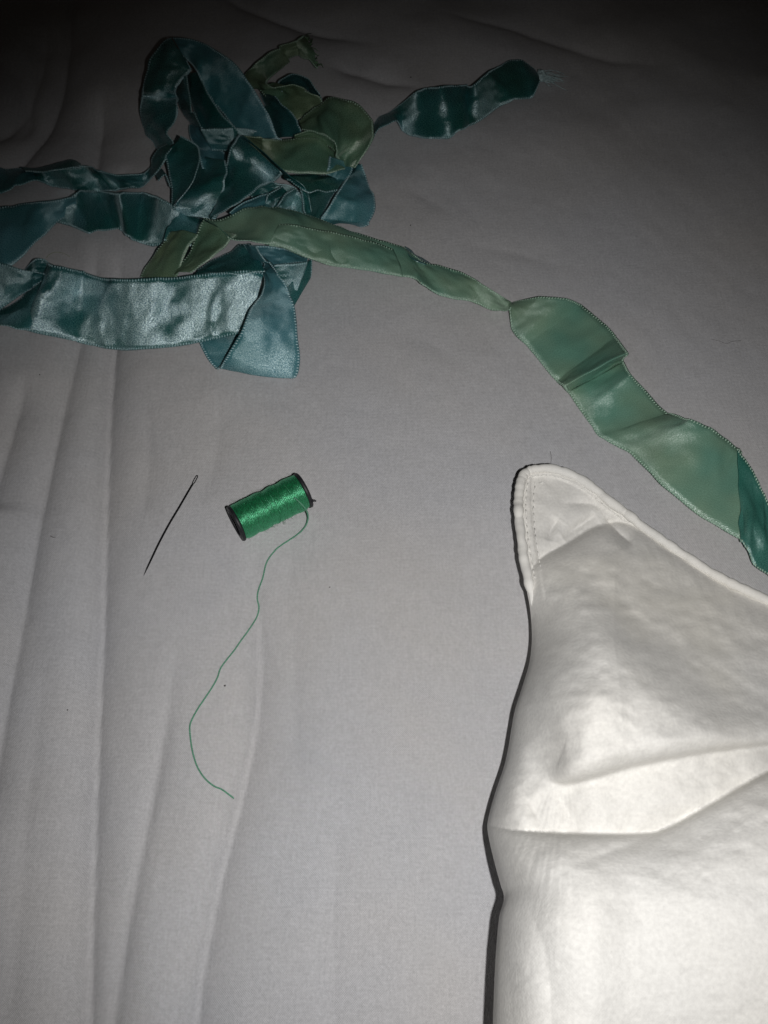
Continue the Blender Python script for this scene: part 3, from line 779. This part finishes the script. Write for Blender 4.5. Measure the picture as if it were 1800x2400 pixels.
Apt, At = resample(A_PTS, 600, 1.08)
Bpt, Bt = resample(B_PTS, 380, 1.45)
C0 = Apt[0]
# rows blend: the left outline's wiggle dies out to the right, the far outline's away from the corner
PX = Apt[:, None, 0] + Bpt[None, :, 0] - C0[0]
PY = Apt[:, None, 1] + Bpt[None, :, 1] - C0[1]
wig = np.interp(Apt[:, 1], [1100, 3050], [1215, 1150])
PX = PX - (Apt[:, 0] - wig)[:, None] * (1 - np.exp(-(Bt / 420.0) ** 2))[None, :]
AL = At[:, None] + 0 * PX; BE = Bt[None, :] + 0 * PX

def rise(d, L): return 1 - np.exp(-np.maximum(d, 0) / L)

def pix_dist(px, py, pts):
    """like poly_dist, in pixels: + = below a path that runs to the right"""
    a, b = poly_dist(px, py, pts)
    return -a, b

def pillow_h(px, py, al, be):
    hs = np.interp(al, [0, 150, 320, 500, 800, 1300, 2000], [12, 14, 17, 21, 23, 25, 25])    # side silhouette height
    ht = np.interp(be, [0, 300, 700, 1600], [13, 12, 13, 15])                               # far seam height
    edge = hs * np.exp(-be / 260) + (1 - np.exp(-be / 260)) * (ht + (hs - 13) * 0.9)
    # stuffed body: begins at this crease below the flat corner
    sd, par = pix_dist(px, py, smooth_poly([(1120, 1440), (1215, 1375), (1262, 1312), (1330, 1272), (1400, 1232), (1470, 1226), (1560, 1280), (1640, 1334), (1720, 1381), (1800, 1418), (1950, 1490), (2150, 1582), (2700, 1800)], 5))
    body = sd         # + = towards the camera side
    puff = (1 + 2.5 * sstep(1480, 1380, px)) * rise(body, 16) + 25 * (1 - np.exp(-(np.maximum(body, 0) / 240) ** 1.3)) - 9 * sstep(1620, 1960, py) - 15 * sstep(2020, 2800, py)
    puff = puff * (0.12 + 0.88 * rise(be, 70))
    roll = 17.0 * (rise(be, 75) - 1) + 9     # the side rolls away at the silhouette
    sideshape = roll * sstep(220, 420, al)
    h = edge + puff + sideshape
    # crease line between flat corner and stuffed body
    h = h - 2.6 * np.exp(-np.abs(body) / np.where(body > 0, 10, 26)) * sstep(1800, 1420, px) * sstep(1225, 1270, px)
    # small gathers in the corner
    for pts, dep, wu, wl in (([(1310, 1215), (1292, 1240), (1285, 1268)], 0.8, 14, 12), ([(1318, 1262), (1352, 1236), (1398, 1206)], 1.0, 12, 16),
                             ([(1420, 1215), (1452, 1250), (1482, 1275)], 1.3, 18, 14),
                             ([(1330, 1180), (1380, 1180), (1420, 1195)], .6, 12, 12)):
        s2, p2 = pix_dist(px, py, smooth_poly(pts, 5))
        h = h - 3.0 * dep * np.exp(-np.abs(s2) / np.where(s2 > 0, wl, wu)) * np.sin(np.pi * np.clip(p2, 0.02, .98)) ** .5
    # broad soft shoulder that turns from the light
    h = h + 4.0 * np.exp(-(((px - 1430) / 190) ** 2 + ((py - 1640) / 130) ** 2))
    # hollow on the left flank
    h = h - 5.5 * np.exp(-((px - 1270) / 55) ** 2 - ((py - 1820) / 130) ** 2)
    # deep fold with a rounded lip above it
    s2, p2 = pix_dist(px, py, smooth_poly([(1268, 1822), (1300, 1836), (1340, 1838), (1400, 1822), (1500, 1794), (1650, 1766), (1800, 1748), (2050, 1715), (2600, 1660)], 6))
    a2 = sstep(0, .06, p2)
    S2 = 1 / (1 + np.exp(np.clip(-s2 / 2.6, -40, 40)))
    h = h - a2 * 6.5 * (.8 * np.exp(np.minimum(s2, 0) / 11) * (1 - S2) + S2 * np.exp(-np.maximum(s2, 0) / 140))
    h = h + a2 * 2.0 * np.exp(-((s2 + 45) / 40) ** 2)
    # the lower part of the pillow overlaps the upper one along this edge
    s3, p3 = pix_dist(px, py, smooth_poly([(1080, 1925), (1150, 1935), (1215, 1946), (1350, 1953), (1500, 1953), (1560, 1941), (1650, 1893), (1720, 1852), (1800, 1808), (2000, 1720), (2600, 1560)], 6))
    dep = np.interp(px, [1140, 1230, 1330, 1600, 2000], [1, 3, 7.5, 7, 6])
    h = h - dep * np.exp(np.minimum(s3, 0) / 95) * (s3 < 0)
    h = h - dep * np.exp(-np.maximum(s3, 0) / 5.0) * (s3 >= 0) + (s3 >= 0) * (11.0 * rise(s3, 70) + 2 * rise(s3, 170))
    # creases running into that edge
    for pts, dep, wu, wl in (([(1215, 1840), (1250, 1895), (1272, 1950)], 1.4, 26, 16), ([(1300, 1850), (1330, 1900), (1358, 1952)], 1.6, 34, 18),
                             ([(1335, 2028), (1420, 2000), (1500, 1970), (1570, 1938)], 2.0, 26, 30), ([(1205, 2060), (1250, 2150), (1285, 2260), (1295, 2440)], 1.8, 60, 50),
                             ([(1190, 2250), (1205, 2420)], .8, 30, 30), ([(1500, 2050), (1490, 2130), (1540, 2220)], 1.6, 45, 60)):
        s2, p2 = pix_dist(px, py, smooth_poly(pts, 5))
        h = h - 1.0 * dep * np.exp(-(np.abs(s2) / np.where(s2 > 0, wl, wu)) ** 1.3) * np.sin(np.pi * np.clip(p2, 0.02, .98)) ** .6
    # washed-cotton puckers
    soft = sstep(0, 60, body)
    h = h + soft * (1 - .55 * sstep(1950, 2150, py)) * (.6 * vnoise(px / 130 + py / 200, py / 80 - px / 300, 31) + .36 * vnoise(px / 60 + py / 110, py / 36 - px / 120, 32) + .24 * vnoise(px / 24, py / 17, 33))
    h = h + (1 - soft) * .12 * vnoise(px / 26, py / 22, 34)
    # hem band next to the piping, thicker than the cloth
    band = sstep(46, 40, be) * sstep(340, 250, al) + sstep(30, 24, al) * sstep(420, 200, be)
    h = h + .7 * np.clip(band, 0, 1)
    seam = np.exp(-np.minimum(be, al) / 45) * sstep(420, 300, np.minimum(al, 400) * (be < al))
    h = h + .55 * seam * vnoise(al / 22 + 9, be / 22, 35)
    return h

PH = pillow_h(PX, PY, AL, BE)
wx, wy = unproj(PX, PY, PH * MM)
top = np.stack([wx, wy, PH * MM], -1)
# sides: roll under from both seams down to the bed
def skirt(edge_px, edge_py, edge_h, inx, iny, depth, rows=9):
    out = []
    for k in range(1, rows + 1):
        f = k / rows
        hh = edge_h * (1 - f) + 0.2 * f
        off_ = np.array([math.sin(f * math.pi * .5) ** 1.0])[0] * depth
        x, y = unproj(edge_px, edge_py, edge_h * MM)
        out.append(np.stack([x + inx * off_ * edge_h * MM, y + iny * off_ * edge_h * MM, hh * MM], -1))
    return out
pillow = empty('pillow', place(1500, 1900, 0)[0])
poff = -np.array(pillow.location)
tag(pillow, 'creased white cotton pillow with a piped corner, resting on the sheet', 'pillow')
nA_, nB_ = PX.shape
rows = [top.reshape(-1, 3)]
faces = [(int(a), int(b), int(c_), int(d_)) for a, b, c_, d_ in
         (lambda I: np.stack([I[:-1, :-1], I[1:, :-1], I[1:, 1:], I[:-1, 1:]], -1).reshape(-1, 4))(np.arange(nA_ * nB_).reshape(nA_, nB_))]
verts = top.reshape(-1, 3)
# one continuous outline: down the left side reversed, then along the far side
loop_idx = [i * nB_ for i in range(nA_ - 1, 0, -1)] + [j for j in range(nB_)]
lp = verts[loop_idx]
tg = np.gradient(lp[:, :2], axis=0); tg /= np.linalg.norm(tg, axis=1)[:, None] + 1e-12
ks = 25
tgs = np.stack([np.convolve(np.pad(tg[:, k], ks, mode='edge'), np.ones(2 * ks + 1) / (2 * ks + 1), 'valid') for k in range(2)], 1)
tgs /= np.linalg.norm(tgs, axis=1)[:, None]
inn = np.stack([tgs[:, 1], -tgs[:, 0]], 1)     # inward
nl = nA_ - 1
inn[:nl] = (1.0, -0.05); inn[nl:] = (0.1, -1.0)
near = np.clip((np.linalg.norm(lp[:, :2] - top[0, 0, :2], axis=1) - .006) / .10, 0.0, 1) ** .8
near[:nl] = np.maximum(near[:nl], .6)
prev = np.array(loop_idx); vs = [verts]
base = len(verts); RWS = 10
for k in range(1, RWS + 1):
    f = k / RWS
    z = lp[:, 2] * (1 - f) + .0003
    ofs = lp[:, 2] * (0.25 * f + 0.75 * f * f) * near
    vs.append(np.column_stack([lp[:, 0] + inn[:, 0] * ofs, lp[:, 1] + inn[:, 1] * ofs, z]))
    cur = np.arange(base, base + len(lp)); base += len(lp)
    faces += [(int(prev[i]), int(prev[i + 1]), int(cur[i + 1]), int(cur[i])) for i in range(len(lp) - 1)]
    prev = cur
verts = np.concatenate(vs)
mesh_obj('pillowcase', verts + poff, faces, M_PILLOW, pillow)

# piping round the corner and along the far seam
def pix_path(pts, inset):
    """outline pixels moved inwards by inset pixels"""
    p = np.asarray(pts); t = np.gradient(p, axis=0); t /= np.linalg.norm(t, axis=1)[:, None] + 1e-12
    return np.stack([p[:, 0] - t[:, 1] * inset, p[:, 1] + t[:, 0] * inset], 1)
la = [i for i in range(nA_) if 0 < At[i] < 345][::-2]
lb = [j for j in range(0, nB_, 2) if Bt[j] < 1900]
outl = np.concatenate([Apt[la], Bpt[lb]])
al_o = np.concatenate([At[la], np.zeros(len(lb))]); be_o = np.concatenate([np.zeros(len(la)), Bt[lb]])
kk = 5
def smo(p):
    return np.stack([np.convolve(np.pad(p[:, k], kk, mode='edge'), np.ones(2 * kk + 1) / (2 * kk + 1), 'valid') for k in range(2)], 1)
def on_pillow(inset, lift, start=0, wob=0.0):
    q = smo(pix_path(outl, inset))[start:]
    hh = pillow_h(q[:, 0], q[:, 1], al_o[start:], be_o[start:])
    if wob: q = q + wob * np.stack([vnoise(np.arange(len(q)) * .35, q[:, 0] * 0, 61), vnoise(np.arange(len(q)) * .35, q[:, 0] * 0 + 5, 62)], 1)
    x, y = unproj(q[:, 0], q[:, 1], (hh + lift) * MM)
    return np.stack([x, y, (hh + lift) * MM], 1)
pp = on_pillow(8, .5, 0, 1.3)
pr_ = 1.42 * MM * (1 + .13 * vnoise(np.arange(len(pp)) * .6, np.zeros(len(pp)), 71))
fade = np.clip(np.arange(len(pp)) / 14.0, .25, 1)
mesh_obj('piping', *tube(pp + poff, pr_ * fade, 14), M_PIPE, pillow)
def stitch_run(inset, start, end, name):
    q = on_pillow(inset, .45)
    q = q[start:end]
    s = np.concatenate([[0], np.cumsum(np.linalg.norm(np.diff(q, axis=0), axis=1))])
    bag = Bag()
    for t in np.arange(0, s[-1] - .002, .0026):
        pts = np.stack([np.interp([t, t + .0009, t + .0018], s, q[:, k]) for k in range(3)], 1)
        pts[1, 2] += .00015
        bag.add(*tube(pts + poff, [.00012, .0002, .00012], 5))
    mesh_obj(name, bag.v, bag.f, M_STITCHW, pillow)['kind'] = 'stuff'
stitch_run(24, 4, len(la) + 60, 'seam_stitching')
stitch_run(42, 10, len(la) + 26, 'seam_stitching')

# ------------------------------------------------------------------ lint and hairs
def speck(px, py, r, where):
    c_ = place(px, py, r * .5)[0]; v = []; n = 5; m = 6
    for i in range(n):
        th = math.pi * i / (n - 1)
        for j in range(m):
            a = 2 * math.pi * j / m; k = r * random.uniform(.55, 1.2)
            v.append(np.array([k * 1.3 * math.sin(th) * math.cos(a), k * math.sin(th) * math.sin(a), k * .6 * math.cos(th)]))
    o = mesh_obj('lint_speck', v, grid_faces(n, m, True), M_SPECK)
    o.location = c_; o.rotation_euler = (0, 0, random.uniform(0, 3))
    return tag(o, 'tiny dark lint speck on the sheet ' + where, 'lint', 'lint specks scattered on the sheet')
for x, y, r, where in ((527, 1607, .3, 'beside the trailing green thread'), (773, 1376, .2, 'between the spool and the pillow'), (158, 1664, .22, 'beside the longest fold'), (92, 1234, .24, 'next to a short dark fibre'),
                       (962, 528, .26, 'near the kink in the green ribbon'), (963, 181, .34, 'beyond the loose teal ribbon end'), (93, 878, .22, 'close to the broad shiny teal strip')):
    speck(x, y, r * MM, where)
def hair(pts, r, mat, label):
    q = smooth_poly(pts, 6); w_ = place(q[:, 0], q[:, 1], .25 * MM)
    o = mesh_obj('stray_fibre', *tube(w_ - w_[0], r * MM, 5), mat); o.location = w_[0]
    return tag(o, label, 'fibre')
hair([(1667, 795), (1685, 799), (1702, 805), (1718, 800), (1736, 798)], .05, M_HAIR, 'fine dark hair on the sheet beyond the green ribbon tail')
hair([(108, 604), (118, 595), (132, 591), (150, 594), (164, 602)], .07, M_HAIRG, 'fine pale green curved fibre between the teal strips')
hair([(1290, 1058), (1292, 1072), (1291, 1086)], .05, M_HAIR, 'short dark hair on the sheet just above the pillow corner')
hair([(118, 1256), (124, 1259), (130, 1259)], .09, M_HAIR, 'short curved dark fibre lying next to a lint speck between two folds')
